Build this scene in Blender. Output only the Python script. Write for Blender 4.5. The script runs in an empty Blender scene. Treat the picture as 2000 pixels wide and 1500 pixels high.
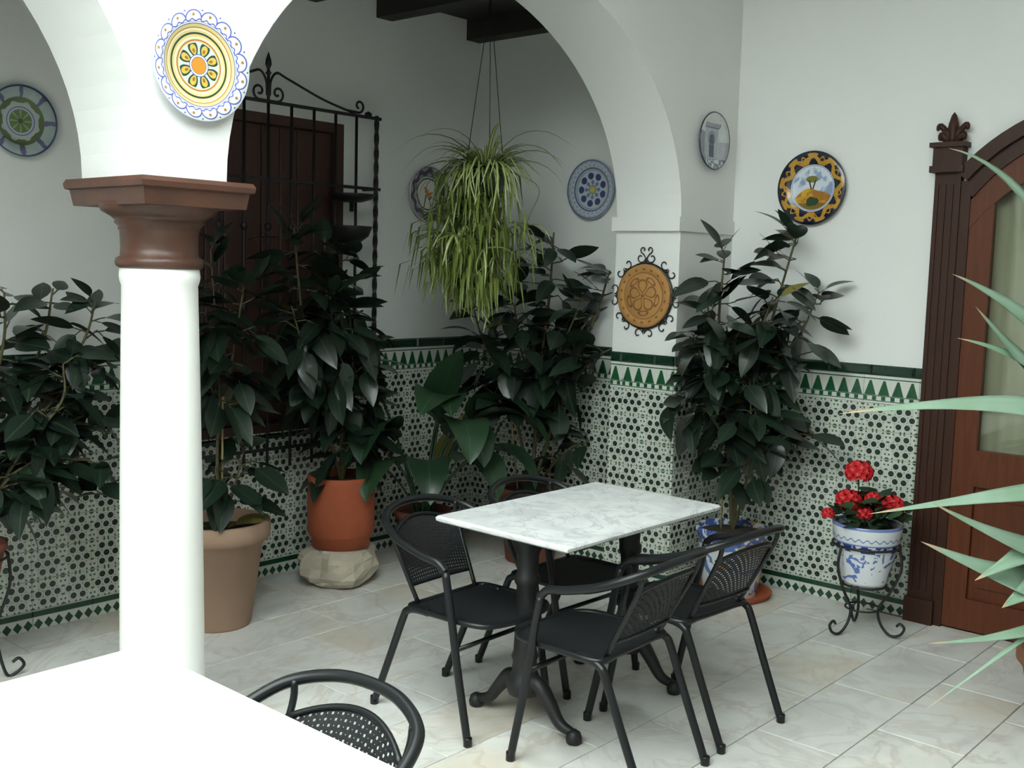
import bpy, math, random
from mathutils import Vector, Matrix, Euler
random.seed(7)
D = bpy.data
COL = bpy.context.scene.collection
SC = bpy.context.scene
PI = math.pi

# ------------------------------------------------------------------ camera
yaw, pitch, roll = math.radians(41.35), math.radians(6.1), math.radians(1.57)
fw = Vector((math.cos(yaw)*math.cos(pitch), math.sin(yaw)*math.cos(pitch), -math.sin(pitch)))
rt = fw.cross(Vector((0, 0, 1))).normalized()
up = rt.cross(fw)
r2 = rt*math.cos(roll)+up*math.sin(roll)
u2 = -rt*math.sin(roll)+up*math.cos(roll)
cd = D.cameras.new('camera'); cam = D.objects.new('camera', cd); COL.objects.link(cam)
M = Matrix((r2, u2, -fw)).transposed().to_4x4(); M.translation = (0, 0, 1.66)
cam.matrix_world = M
cd.sensor_width = 36; cd.lens = 2125/2000*36; cd.clip_start = .05
SC.camera = cam

# ------------------------------------------------------------------ world (overcast sky let in by the gap in the added patio roof)
w = D.worlds.new('sky'); SC.world = w; w.use_nodes = True
bg = w.node_tree.nodes['Background']
bg.inputs[0].default_value = (.90, 1.0, .965, 1); bg.inputs[1].default_value = 9.2
SC.view_settings.view_transform = 'Standard'; SC.view_settings.look = 'None'
SC.view_settings.gamma = 1; SC.view_settings.use_curve_mapping = False
SC.view_settings.exposure = 0.0

# ------------------------------------------------------------------ mesh helpers
class MB:
    def __init__(s): s.v = []; s.f = []; s.sm = []
    def add(s, vs, fs, smooth=False):
        o = len(s.v); s.v += [tuple(p) for p in vs]
        s.f += [tuple(i+o for i in f) for f in fs]; s.sm += [smooth]*len(fs)
        return s
    def box(s, a, b):
        x0, y0, z0 = a; x1, y1, z1 = b
        return s.add([(x0,y0,z0),(x1,y0,z0),(x1,y1,z0),(x0,y1,z0),(x0,y0,z1),(x1,y0,z1),(x1,y1,z1),(x0,y1,z1)],
              [(0,3,2,1),(4,5,6,7),(0,1,5,4),(1,2,6,5),(2,3,7,6),(3,0,4,7)])
    def slab(s, a, b, c=.004):
        # box with chamfered top (+z) edge
        x0, y0, z0 = a; x1, y1, z1 = b
        q = lambda e, z: [(x0+e,y0+e,z),(x1-e,y0+e,z),(x1-e,y1-e,z),(x0+e,y1-e,z)]
        vs = q(0,z0)+q(0,z1-c)+q(c,z1)
        fs = [(0,3,2,1),(8,9,10,11)]
        for k in (0,4):
            for i in range(4): fs.append((k+i, k+(i+1)%4, k+4+(i+1)%4, k+4+i))
        return s.add(vs, fs)
    def tube(s, pts, r, n=8, closed=False, cap=True):
        pts = [Vector(p) for p in pts]; m = len(pts)
        rad = r if hasattr(r, '__len__') else [r]*m
        vs = []; ref = None
        for i, p in enumerate(pts):
            a = pts[(i-1) % m] if (closed or i > 0) else p
            b = pts[(i+1) % m] if (closed or i < m-1) else p
            t = (b-a).normalized()
            if ref is None:
                ref = Vector((0,0,1)) if abs(t.z) < .9 else Vector((1,0,0))
            u = (ref-t*ref.dot(t))
            if u.length < 1e-5: u = t.orthogonal()
            u.normalize(); ref = u; wv = t.cross(u)
            for k in range(n):
                an = 2*PI*k/n
                vs.append(p+(u*math.cos(an)+wv*math.sin(an))*rad[i])
        fs = []
        for i in range(m if closed else m-1):
            j = (i+1) % m
            for k in range(n):
                fs.append((i*n+k, i*n+(k+1) % n, j*n+(k+1) % n, j*n+k))
        if cap and not closed:
            fs.append(tuple(range(n-1,-1,-1))); fs.append(tuple((m-1)*n+k for k in range(n)))
        return s.add(vs, fs, True)
    def lathe(s, prof, n=32, c=(0,0,0), smooth=True):
        vs = []; m = len(prof)
        for r, z in prof:
            for k in range(n):
                a = 2*PI*k/n; vs.append((c[0]+r*math.cos(a), c[1]+r*math.sin(a), c[2]+z))
        fs = []
        for i in range(m-1):
            for k in range(n):
                fs.append((i*n+k, i*n+(k+1) % n, (i+1)*n+(k+1) % n, (i+1)*n+k))
        if prof[0][0] > 1e-4: fs.append(tuple(range(n-1,-1,-1)))
        if prof[-1][0] > 1e-4: fs.append(tuple((m-1)*n+k for k in range(n)))
        return s.add(vs, fs, smooth)
    def prism(s, poly, z0, z1, map=lambda x,y,z:(x,y,z)):
        n = len(poly)
        vs = [map(x,y,z0) for x,y in poly]+[map(x,y,z1) for x,y in poly]
        fs = [tuple(range(n-1,-1,-1)), tuple(range(n,2*n))]
        for i in range(n): fs.append((i, (i+1) % n, n+(i+1) % n, n+i))
        return s.add(vs, fs)
    def mesh(s, name):
        me = D.meshes.new(name); me.from_pydata(s.v, [], s.f)
        me.polygons.foreach_set('use_smooth', s.sm); me.update()
        return me
    def build(s, name, mat=None, parent=None, **k):
        return link(name, s.mesh(name), mat, parent, **k)

def link(name, me, mat=None, parent=None, mw=None, loc=None, rot=None, scale=None):
    if mat is not None and not me.materials: me.materials.append(mat)
    o = D.objects.new(name, me); COL.objects.link(o)
    if parent is not None: o.parent = parent
    if mw is not None: o.matrix_local = mw
    if loc is not None: o.location = loc
    if rot is not None: o.rotation_euler = rot
    if scale is not None: o.scale = scale if hasattr(scale, '__len__') else (scale,)*3
    return o
def thing(name, label, cat, loc=(0,0,0), rz=0, group=None):
    o = D.objects.new(name, None); COL.objects.link(o); o.location = loc; o.rotation_euler = (0,0,rz)
    o.empty_display_size = .1
    return tag(o, label, cat, group)
def tag(o, label, cat, group=None):
    o['label'] = label; o['category'] = cat
    if group: o['group'] = group
    return o
def struct(o, label=None):
    o['kind'] = 'structure'
    if label: o['label'] = label
    return o
def dup(root, loc, rz, label):
    r = root.copy(); COL.objects.link(r); r.location = loc; r.rotation_euler = (0,0,rz); r['label'] = label
    for ch in list(root.children):
        c = ch.copy(); COL.objects.link(c); c.parent = r; c.matrix_local = ch.matrix_local.copy()
        for g in list(ch.children):
            d = g.copy(); COL.objects.link(d); d.parent = c; d.matrix_local = g.matrix_local.copy()
    return r
def spline(pts, n=8, closed=False):
    P = [Vector(p) for p in pts]; m = len(P); out = []
    for i in range(m if closed else m-1):
        p0 = P[(i-1) % m] if (closed or i) else P[0]*2-P[1]
        p1 = P[i]; p2 = P[(i+1) % m]
        p3 = P[(i+2) % m] if (closed or i < m-2) else P[-1]*2-P[-2]
        for k in range(n):
            t = k/n
            out.append(.5*((2*p1)+(p2-p0)*t+(2*p0-5*p1+4*p2-p3)*t*t+(3*p1-p0-3*p2+p3)*t**3))
    if not closed: out.append(P[-1])
    return out
def spiral(c, r0, turns, a0, sgn=1, n=18, shrink=.15):
    # flat spiral in local xy that starts at radius r0, angle a0 and curls in
    out = []
    for i in range(n+1):
        t = i/n; a = a0+sgn*turns*2*PI*t; r = r0*(1-(1-shrink)*t)
        out.append((c[0]+r*math.cos(a), c[1]+r*math.sin(a)))
    return out
# wall frames: local x to the right, local y up, local z out of the wall
def onback(x, y, z): return Matrix.Translation((x,y,z)) @ Euler((PI/2,0,0)).to_matrix().to_4x4()          # faces -Y
def onright(x, y, z): return Matrix.Translation((x,y,z)) @ Euler((PI/2,0,-PI/2)).to_matrix().to_4x4()     # faces -X

# ------------------------------------------------------------------ node helpers
class S:
    nt = None
    def __init__(s, sock): s.k = sock
    def op(s, o, b=None, c=None):
        n = S.nt.nodes.new('ShaderNodeMath'); n.operation = o
        for i, q in enumerate((s, b, c)):
            if q is None: continue
            if isinstance(q, S): S.nt.links.new(q.k, n.inputs[i])
            else: n.inputs[i].default_value = q
        return S(n.outputs[0])
    def __add__(s, b): return s.op('ADD', b)
    def __radd__(s, b): return s.op('ADD', b)
    def __sub__(s, b): return s.op('SUBTRACT', b)
    def __rsub__(s, b): return s.op('MULTIPLY', -1.0).op('ADD', b)
    def __mul__(s, b): return s.op('MULTIPLY', b)
    def __rmul__(s, b): return s.op('MULTIPLY', b)
    def __truediv__(s, b): return s.op('DIVIDE', b)
    def __lt__(s, b): return s.op('LESS_THAN', b)
    def __gt__(s, b): return s.op('GREATER_THAN', b)
    def __and__(s, b): return s.op('MULTIPLY', b)
    def __or__(s, b): return s.op('MAXIMUM', b)
    def frac(s): return s.op('FRACT')
    def abs(s): return s.op('ABSOLUTE')
    def sqrt(s): return s.op('SQRT')
    def sin(s): return s.op('SINE')
    def cos(s): return s.op('COSINE')
    def floor(s): return s.op('FLOOR')
    def min(s, b): return s.op('MINIMUM', b)
    def max(s, b): return s.op('MAXIMUM', b)
def hyp(a, b): return (a*a+b*b).sqrt()
def band(a, lo, hi): return (a > lo) & (a < hi)
def ball(x, y, cx, cy, r): return hyp(x-cx, y-cy) < r
def rgb(c): return (c[0], c[1], c[2], 1)
def mixc(fac, a, b):
    n = S.nt.nodes.new('ShaderNodeMix'); n.data_type = 'RGBA'
    if isinstance(fac, S): S.nt.links.new(fac.k, n.inputs[0])
    else: n.inputs[0].default_value = fac
    for q, i in ((a,6),(b,7)):
        if isinstance(q, S): S.nt.links.new(q.k, n.inputs[i])
        else: n.inputs[i].default_value = rgb(q)
    return S(n.outputs[2])
def coords(kind='Object'):
    n = S.nt.nodes.new('ShaderNodeTexCoord'); x = S.nt.nodes.new('ShaderNodeSeparateXYZ')
    S.nt.links.new(n.outputs[kind], x.inputs[0]); return [S(x.outputs[i]) for i in range(3)]
def coordvec(kind='Object'):
    n = S.nt.nodes.new('ShaderNodeTexCoord'); return S(n.outputs[kind])
def comb(x, y, z):
    n = S.nt.nodes.new('ShaderNodeCombineXYZ')
    for i, q in enumerate((x,y,z)):
        if isinstance(q, S): S.nt.links.new(q.k, n.inputs[i])
        else: n.inputs[i].default_value = q
    return S(n.outputs[0])
def rnd():
    n = S.nt.nodes.new('ShaderNodeObjectInfo'); return S(n.outputs['Random'])
def noise(scale, vec=None, detail=3, rough=.5, dist=0.0, out=0):
    n = S.nt.nodes.new('ShaderNodeTexNoise'); n.inputs['Scale'].default_value = scale
    n.inputs['Detail'].default_value = detail; n.inputs['Roughness'].default_value = rough; n.inputs['Distortion'].default_value = dist
    S.nt.links.new((vec or coordvec()).k, n.inputs['Vector']); return S(n.outputs[out])
def ramp(s, stops):
    n = S.nt.nodes.new('ShaderNodeValToRGB'); e = n.color_ramp.elements
    while len(e) < len(stops): e.new(.5)
    for q, (p, c) in zip(e, stops): q.position = p; q.color = rgb(c)
    S.nt.links.new(s.k, n.inputs[0]); return S(n.outputs[0])
def sstep(s, a, b):
    n = S.nt.nodes.new('ShaderNodeMapRange'); n.interpolation_type = 'SMOOTHSTEP'
    S.nt.links.new(s.k, n.inputs[0]); n.inputs[1].default_value = a; n.inputs[2].default_value = b; return S(n.outputs[0])
def material(name, fn, rough=.6, metal=0, coat=0, bump=None, spec=.5):
    m = D.materials.new(name); m.use_nodes = True; nt = m.node_tree; S.nt = nt
    b = nt.nodes['Principled BSDF']
    b.inputs['Roughness'].default_value = rough; b.inputs['Metallic'].default_value = metal
    b.inputs['Coat Weight'].default_value = coat; b.inputs['Coat Roughness'].default_value = .12
    b.inputs['Specular IOR Level'].default_value = spec
    c = fn() if callable(fn) else fn
    if isinstance(c, S): nt.links.new(c.k, b.inputs['Base Color'])
    else: b.inputs['Base Color'].default_value = rgb(c)
    if bump:
        bs, strength, dist = bump; n = nt.nodes.new('ShaderNodeBump')
        n.inputs['Strength'].default_value = strength; n.inputs['Distance'].default_value = dist
        nt.links.new((bs() if callable(bs) else noise(bs, detail=5)).k, n.inputs['Height']); nt.links.new(n.outputs[0], b.inputs['Normal'])
    return m

# ------------------------------------------------------------------ materials
plaster = material('whitewash', lambda: mixc(noise(1.3, detail=4), (.72,.73,.715), (.79,.80,.785)), .85, bump=(38, .25, .004), spec=.2)
plaster2 = material('low_bounce_plaster', lambda: mixc(noise(1.3, detail=4), (.40,.40,.38), (.48,.48,.46)), .85, spec=.2)  # whitewash darkened on the unseen walls to cut their bounce light
def f_lattice():
    x, y, z = coords(); c = .14
    u = ((x/c).frac()-.5).abs(); v = ((y/.1357).frac()-.5).abs()
    d = hyp(u, v).min(hyp(u-.31, v)).min(hyp(u-.155, v-.275))
    holes = d < .105
    ring = band(d, .150, .166)
    small = (hyp(u-.475, v-.14) < .036) | (hyp(u-.31, v-.44) < .034) | (hyp(u-.07, v-.465) < .034) | (hyp(u-.43, v-.31) < .036)
    tri = (hyp(u-.155, v-.09) < .022) | (hyp(u-.30, v-.17) < .022)
    cor = (hyp(u-.5, v-.5) < .085) & ((v-.5).abs() > .018)
    base = mixc(ring, mixc(noise(9), (.54,.56,.495), (.60,.615,.56)), (.30,.36,.29))
    c1 = mixc(small | cor, base, (.035,.115,.06))
    c1 = mixc(tri, c1, (.18,.27,.19))
    return mixc(holes, c1, mixc(noise(40, detail=1), (.008,.016,.013), (.03,.055,.04)))
m_lattice = material('lattice_tile_glaze', f_lattice, .22, coat=.3)
def f_tree():
    x, y, z = coords(); v = y/.14; u = ((x/.07).frac()-.5).abs()
    hs = ((v-.30)*16).floor()/16
    tree = band(v,.30,.82) & (u < (.40-hs*.66))
    chk = band(v,.12,.26) & ((x/.0467).frac() < .45)
    ln = band(v,.085,.115) | band(v,.265,.295) | band(v,.865,.905)
    g = mixc(noise(30, detail=1), (.008,.06,.022), (.02,.11,.045))
    return mixc(tree | chk | ln, (.60,.62,.575), g)
m_tree = material('tree_border_glaze', f_tree, .2, coat=.3)
def f_base():
    x, y, z = coords(); u = ((x/.0467).frac()-.5).abs(); v = (y/.052-.5).abs()
    dia = (u*.9+v*.85) < .40
    bandg = band(y,.060,.086)
    g = mixc(noise(25, detail=1), (.006,.03,.016), (.012,.07,.035))
    return mixc((dia & (y < .055)) | bandg, (.54,.56,.50), g)
m_base = material('diamond_base_glaze', f_base, .25, coat=.3)
m_trim = material('dark_green_glaze', lambda: mixc(noise(20), (.006,.022,.014), (.012,.045,.026)), .15, coat=.4)
m_grout = material('grout', (.22,.20,.175), .9)
def f_marble():
    r = rnd()
    n = S.nt.nodes.new('ShaderNodeTexCoord'); mp = S.nt.nodes.new('ShaderNodeVectorMath'); mp.operation = 'ADD'
    S.nt.links.new(n.outputs['Object'], mp.inputs[0]); S.nt.links.new(comb(r*37, r*91, 0).k, mp.inputs[1]); vec = S(mp.outputs[0])
    a = noise(3.2, vec, 6, .6, 1.2); b = noise(1.7, vec, 5, .55, 2.2)
    c = ramp(a, [(.25,(.48,.475,.455)), (.5,(.66,.65,.61)), (.75,(.76,.74,.685))])
    vein = sstep((b-.5).abs(), .045, .0)
    c = mixc(vein*.38, c, (.42,.32,.23))
    c = mixc(sstep(noise(1.1, vec, 3), .52, .72)*.6, c, (.55,.45,.30))
    return mixc(r*.45, c, (.60,.60,.60))
m_floor = material('worn_marble', f_marble, .38, spec=.4)
def f_mtop():
    a = noise(4.5, None, 7, .62, 1.5); b = noise(2.6, None, 6, .6, 2.5)
    c = ramp(a, [(.3,(.56,.57,.58)), (.55,(.74,.75,.75)), (.8,(.80,.80,.79))])
    return mixc(sstep((b-.5).abs(), .03, .0)*.5, c, (.36,.37,.39))
m_mtop = material('grey_veined_marble', f_mtop, .3)
m_mtop2 = material('white_marble', lambda: mixc(noise(3,detail=5), (.78,.78,.78), (.86,.86,.86)), .3)
def f_wood(a, b, s=1.0):
    def f():
        x, y, z = coords()
        return mixc(noise(6*s, comb(x*8, y*8, z*.7), 5, .6, .6), a, b)
    return f
m_door = material('stained_door_wood', f_wood((.060,.016,.006), (.135,.038,.014)), .45, spec=.25)
m_door2 = material('dark_frame_wood', f_wood((.026,.010,.006), (.055,.021,.012)), .5, spec=.25)
m_shut = material('old_shutter_wood', f_wood((.040,.018,.014), (.075,.032,.025)), .6)
m_beam = material('dark_beam_wood', f_wood((.012,.012,.010), (.026,.026,.021)), .7)
m_iron = material('black_iron', lambda: mixc(noise(30), (.012,.012,.013), (.024,.024,.025)), .5, metal=.3)
m_tube = material('black_painted_tube', (.008,.009,.010), .33, spec=.35)
m_weave = material('black_plastic_weave', lambda: mixc(noise(60), (.008,.009,.010), (.016,.017,.019)), .55, spec=.3)
m_cap = material('brown_stained_stone', lambda: mixc(noise(7, detail=6), (.040,.019,.013), (.115,.045,.026)), .45, bump=(24,.4,.006), coat=.1)
m_col = material('painted_column', lambda: mixc(noise(2), (.86,.86,.83), (.90,.90,.87)), .5)
def f_terra(a, b): return lambda: mixc(noise(5, detail=6, rough=.65), a, b)
m_terra = material('red_terracotta', f_terra((.24,.045,.018), (.42,.105,.04)), .8, bump=(30,.2,.003))
m_terra2 = material('pale_terracotta', f_terra((.27,.17,.115), (.38,.25,.175)), .85, bump=(30,.2,.003))
m_terra3 = material('dark_terracotta', f_terra((.12,.035,.020), (.20,.06,.035)), .8, bump=(30,.2,.003))
m_terra4 = material('worn_brown_pot', f_terra((.16,.065,.03), (.30,.13,.065)), .85, bump=(18,.5,.01))
m_soil = material('soil', lambda: mixc(noise(40), (.018,.012,.008), (.05,.034,.022)), .95, bump=(50,.6,.01))
m_rock = material('cream_rock', lambda: mixc(noise(6, detail=6), (.30,.26,.20), (.62,.55,.44)), .9, bump=(14,.5,.012))
def f_leaf(a, b, rib):
    def f():
        x, y, z = coords(); r = rnd()
        c = mixc(r, a, b)
        return mixc((y.abs() < .0022), c, rib)
    return f
m_ficus = material('rubber_plant_leaf', f_leaf((.006,.013,.009), (.014,.030,.018), (.035,.055,.028)), .36, coat=.15)
m_young = material('yellowing_leaf', f_leaf((.10,.11,.02), (.22,.19,.05), (.2,.2,.08)), .4)
m_broad = material('broad_leaf', f_leaf((.010,.030,.014), (.022,.055,.024), (.04,.09,.04)), .4, coat=.1)
m_stem = material('green_brown_stem', lambda: mixc(noise(12), (.05,.045,.02), (.11,.09,.04)), .7)
m_cane = material('bamboo_cane', (.34,.24,.11), .6)
def f_spider():
    x, y, z = coords(); r = rnd()
    g = mixc(r, (.09,.14,.022), (.22,.27,.06))
    return mixc((y.abs() < .0028), g, (.50,.55,.28))
m_spider = material('variegated_blade', f_spider, .45)
m_spiderb = material('green_blade', lambda: mixc(rnd(), (.05,.085,.018), (.12,.17,.04)), .5)
def f_agave():
    x, y, z = coords('UV')
    c = mixc(noise(5, detail=3), (.19,.33,.19), (.42,.57,.46))
    c = mixc(sstep(y.abs(), .75, 1.0)*.7, c, (.16,.27,.06))
    return mixc(sstep(x, .90, .965), c, (.55,.42,.28))
m_agave = material('agave_leaf', f_agave, .45)
m_red = material('geranium_red', lambda: mixc(noise(60, detail=2), (.40,.004,.006), (.62,.012,.018)), .55)
m_gleaf = material('geranium_leaf', lambda: mixc(rnd(), (.012,.03,.012), (.03,.07,.025)), .6)
m_ceram = material('white_glaze', (.72,.74,.74), .15, coat=.4)
def f_bluepot():
    x, y, z = coords(); th = y.op('ARCTAN2', x)
    n1 = noise(13, None, 2, .5, 1.6)
    flower = band(z,.02,.165) & (n1 > .56)
    curl = band(z,.165,.20) & (noise(24, None, 2) > .46)
    rim = band(z,.215,.235) & (((th*26).sin()*.006+z-.225).abs() < .003)
    ln = band(z,.198,.204) | (z > .272)
    c = mixc(flower, (.66,.69,.72), (.10,.17,.46))
    c = mixc(curl, c, (.03,.055,.25))
    return mixc(rim | ln, c, (.16,.22,.45))
m_bluepot = material('blue_painted_glaze', f_bluepot, .2, coat=.4)
def f_floralpot():
    x, y, z = coords(); th = y.op('ARCTAN2', x)
    c = mixc(band(z,.03,.33) & (noise(9, None, 2, .5, 1.5) > .55), (.60,.62,.62), (.09,.16,.40))
    c = mixc((noise(7, None, 1) > .60), c, (.50,.27,.07))
    return mixc((z > .28) & (noise(30) > .5), c, (.05,.09,.30))
m_floral = material('floral_painted_glaze', f_floralpot, .2, coat=.4)
m_cord = material('dark_cord', (.03,.035,.025), .8)
def glassmat():
    m = D.materials.new('pane_glass'); m.use_nodes = True; nt = m.node_tree
    for n in list(nt.nodes): nt.nodes.remove(n)
    o = nt.nodes.new('ShaderNodeOutputMaterial'); mx = nt.nodes.new('ShaderNodeMixShader'); t = nt.nodes.new('ShaderNodeBsdfTransparent')
    g = nt.nodes.new('ShaderNodeBsdfGlossy'); g.inputs['Roughness'].default_value = .02; t.inputs[0].default_value = (.85,.88,.85,1)
    f = nt.nodes.new('ShaderNodeFresnel'); f.inputs[0].default_value = 1.6
    nt.links.new(f.outputs[0], mx.inputs[0]); nt.links.new(t.outputs[0], mx.inputs[1]); nt.links.new(g.outputs[0], mx.inputs[2]); nt.links.new(mx.outputs[0], o.inputs[0])
    return m
m_glass = glassmat()
m_refl_sheet = material('beige_reflection_sheet', lambda: mixc(noise(3), (.48,.43,.32), (.66,.61,.50)), .9)

# plate paints: local xy in metres, r normalised by radius R
def polar(R):
    x, y, z = coords(); x = x/R; y = y/R
    return x, y, hyp(x, y), y.op('ARCTAN2', x)
def petal(th, n, off=0): return ((th*(n/(2*PI))+off).frac()-.5).abs()*2      # 0 at petal axis, 1 between petals
def f_plate_sun(R):
    def f():
        x, y, r, th = polar(R)
        BL = (.10,.13,.42); W = (.78,.80,.80)
        c = mixc(r < .74, W, (.62,.52,.22))
        c = mixc(band(r,.43,.455) | band(r,.655,.67), c, (.42,.14,.05))
        c = mixc(band(r,.47,.50) | band(r,.62,.645), c, (.75,.70,.50))
        c = mixc(band(r,.545,.58), c, (.03,.05,.03))
        c = mixc(r < .41, c, (.55,.60,.55))
        p = petal(th, 8); d = hyp((r-.29)/.11, p/.62)
        c = mixc((r < .40) & (d < 1.3), c, (.02,.06,.05))
        c = mixc((r < .40) & (d < .85), c, (.60,.42,.07))
        c = mixc((r < .40) & (hyp((r-.27)/.05, p/.3) < .8), c, (.30,.13,.03))
        c = mixc(r < .20, c, (.08,.12,.35)); c = mixc(r < .185, c, (.60,.64,.70)); c = mixc(r < .155, c, (.05,.08,.25)); c = mixc(r < .145, c, (.75,.25,.03))
        c = mixc(band(r,.72,.735) | band(r,.755,.765), c, BL)
        q = petal(th, 16)
        sc = ((r-.80)/.155); arc = hyp(sc, q*.94)
        c = mixc((r > .79) & ((arc-.95).abs() < .075), c, BL)
        wv = ((th*34).sin()*.016+r-.785).abs() < .012
        c = mixc(wv, c, BL)
        c = mixc((hyp((r-.875)/.05, q/.3) < .55), c, (.35,.22,.05))
        c = mixc((r > .79) & (hyp((r-.95)/.03, (1-q)/.2) < .5), c, BL)
        return mixc(r > .985, c, (.45,.47,.55))
    return f
def f_plate_green(R):
    def f():
        x, y, r, th = polar(R)
        n = noise(30, None, 3)
        c = mixc(n, (.24,.32,.33), (.42,.48,.46))
        q = petal(th, 8)
        c = mixc(band(r,.66,.94) & (q+(n-.5)*.8 > .82), c, (.11,.11,.20))
        c = mixc(band(r,.36,.66) & ((r+(th*8).cos()*.06+n*.10) > .56) & (r < .70), c, (.10,.14,.06))
        c = mixc(band(r,.38,.50), c, (.40,.44,.42))
        c = mixc(r < .40, c, (.13,.12,.30)); c = mixc(r < .37, c, (.40,.46,.52)); c = mixc(r < .32, c, (.10,.17,.08))
        c = mixc((r < .30) & (petal(th, 8, .5) < .25), c, (.28,.34,.10)); c = mixc(r < .07, c, (.05,.08,.04))
        return mixc(band(r,.93,.975), c, (.05,.06,.16))
    return f
def f_plate_bird(R):
    def f():
        x, y, r, th = polar(R)
        W = (.62,.61,.60); P = (.05,.04,.08)
        c = mixc(band(r,.64,.92), W, mixc(((th*11).sin()*.06+r-.78).abs() < .09, (.30,.28,.32), P))
        c = mixc(band(r,.52,.57) | band(r,.615,.645) | band(r,.92,.95), c, P)
        O = (.55,.22,.06)
        c = mixc(ball(x,y,-.05,.08,.10) | ball(x,y,-.13,.20,.06) | ball(x,y,.08,-.02,.09) | ball(x,y,.18,.04,.05), c, O)
        return mixc(ball(x,y,.10,-.16,.05) | ball(x,y,.17,-.10,.04), c, (.08,.10,.06))
    return f
def f_plate_blue(R):
    def f():
        x, y, r, th = polar(R)
        B = (.045,.07,.17); W = (.46,.50,.56)
        c = mixc(noise(25), (.26,.31,.40), (.36,.41,.50))
        q = petal(th, 28)
        c = mixc(band(r,.74,.93) & ((hyp((r-.80)/.10, q)-.8).abs() < .35), c, W)
        c = mixc(band(r,.70,.73) | band(r,.95,.97), c, B)
        c = mixc(r < .62, c, W)
        p = petal(th, 9)
        c = mixc(hyp((r-.46)/.12, p/.78) < .95, c, B)
        c = mixc(hyp((r-.24)/.09, petal(th,8,.5)/.7) < .9, c, (.16,.20,.36))
        c = mixc(r < .15, c, (.20,.22,.16)); c = mixc(r < .11, c, (.55,.46,.10))
        return c
    return f
def f_plate_gate(R):
    def f():
        x, y, r, th = polar(R)
        W = (.60,.63,.62); B = (.13,.15,.22)
        n = noise(45, None, 3)
        c = mixc(sstep(n,.45,.75)*.5, W, (.36,.40,.46))
        c = mixc(band(x,-.42,.42) & band(y,-.62,.52), c, mixc(n, (.30,.33,.40), (.48,.51,.55)))
        c = mixc(band(x,-.50,.50) & band(y,.50,.62) & ((x*14).frac() < .62), c, B)
        c = mixc(band(x,-.46,.46) & band(y,.44,.49), c, B)
        c = mixc(band(x,-.95,-.44) & band(y,-.70,.30), c, mixc(n, (.14,.15,.22), (.30,.32,.38)))
        c = mixc(band(x,.44,.95) & band(y,-.60,.02), c, mixc(n, (.34,.36,.42), (.5,.52,.55)))
        c = mixc((band(x,-.15,.17) & band(y,-.55,.10)) | (hyp((x-.01)/.16,(y-.10)/.16) < 1), c, (.05,.06,.11))
        c = mixc((hyp((x-.01)/.22,(y-.10)/.22)-1).abs() < .09, c, B)
        c = mixc((y < -.60) & (n > .48), c, (.18,.20,.27))
        return mixc(r > .955, c, (.03,.03,.05))
    return f
def f_plate_tree(R):
    def f():
        x, y, r, th = polar(R)
        NB = (.006,.008,.028); n = noise(28, None, 3)
        Y = mixc(n, (.55,.34,.04), (.40,.17,.02))
        s = (th*9).sin()
        s = s+(noise(20, None, 2)-.5)*2.2
        scr = ((r-.79-s*.080).abs() < .050) | (hyp((r-.90)/.05, petal(th,9,.25)/.5) < 1) | (hyp((r-.69)/.05, petal(th,9,.75)/.5) < 1) | ((r-.80+(th*18).cos()*.07).abs() < .022)
        c = mixc(scr & band(r,.65,.94), NB, Y)
        c = mixc(r < .635, c, (.66,.70,.76)); c = mixc(band(r,.60,.615), c, (.10,.15,.38))
        sky = mixc(sstep(noise(16, None, 3), .5, .62), (.62,.67,.74), (.25,.33,.50))
        c = mixc(r < .585, c, sky)
        hill = (y+x*x*.75+(x*9).sin()*.03) < -.02
        c = mixc((r < .585) & hill, c, mixc(sstep(n,.35,.6), (.62,.36,.03), (.36,.15,.02)))
        c = mixc((r < .585) & (y < -.40), c, (.20,.13,.03))
        c = mixc((r < .585) & (hyp(x-.02,(y+.36)/.75)+(n-.5)*.25 < .17), c, (.03,.06,.02))
        c = mixc(hyp((x+.02)/1.9, y-.24)+(n-.5)*.06 < .095, c, (.17,.17,.03))
        c = mixc((((x+.02).abs()-.045-(y-.05)*.30).abs() < .022) & band(y,-.03,.22), c, (.06,.03,.015))
        return c
    return f
def f_plate_terra(R):
    def f():
        x, y, r, th = polar(R)
        c = mixc(noise(14, detail=4), (.36,.17,.045), (.47,.24,.08))
        dk = (.20,.085,.025)
        c = mixc((r-.73).abs() < .012, c, dk)
        c = mixc(hyp((r-.84)/.035, petal(th,18)/.35) < 1, c, dk)
        return mixc(((hyp((r-.30)/.20, petal(th,5,.2)/.75)-1).abs() < .14) | ((hyp((r-.55)/.07, petal(th,5,.7)/.5)-1).abs() < .25) | (r < .06), c, dk)
    return f

# ------------------------------------------------------------------ setting
XR, YB, YA, YA2, XS, XP = 5.225, 4.676, 3.042, 3.44, 4.942, 4.695
ZR = 3.5                                  # top of the walls and of the added light-blocking roof
XL, YF = -3.4, -2.6                       # far sides of the patio (behind the camera)
WIN = (2.88, 3.88, .762, 2.405)           # shuttered window in the back wall

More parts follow.
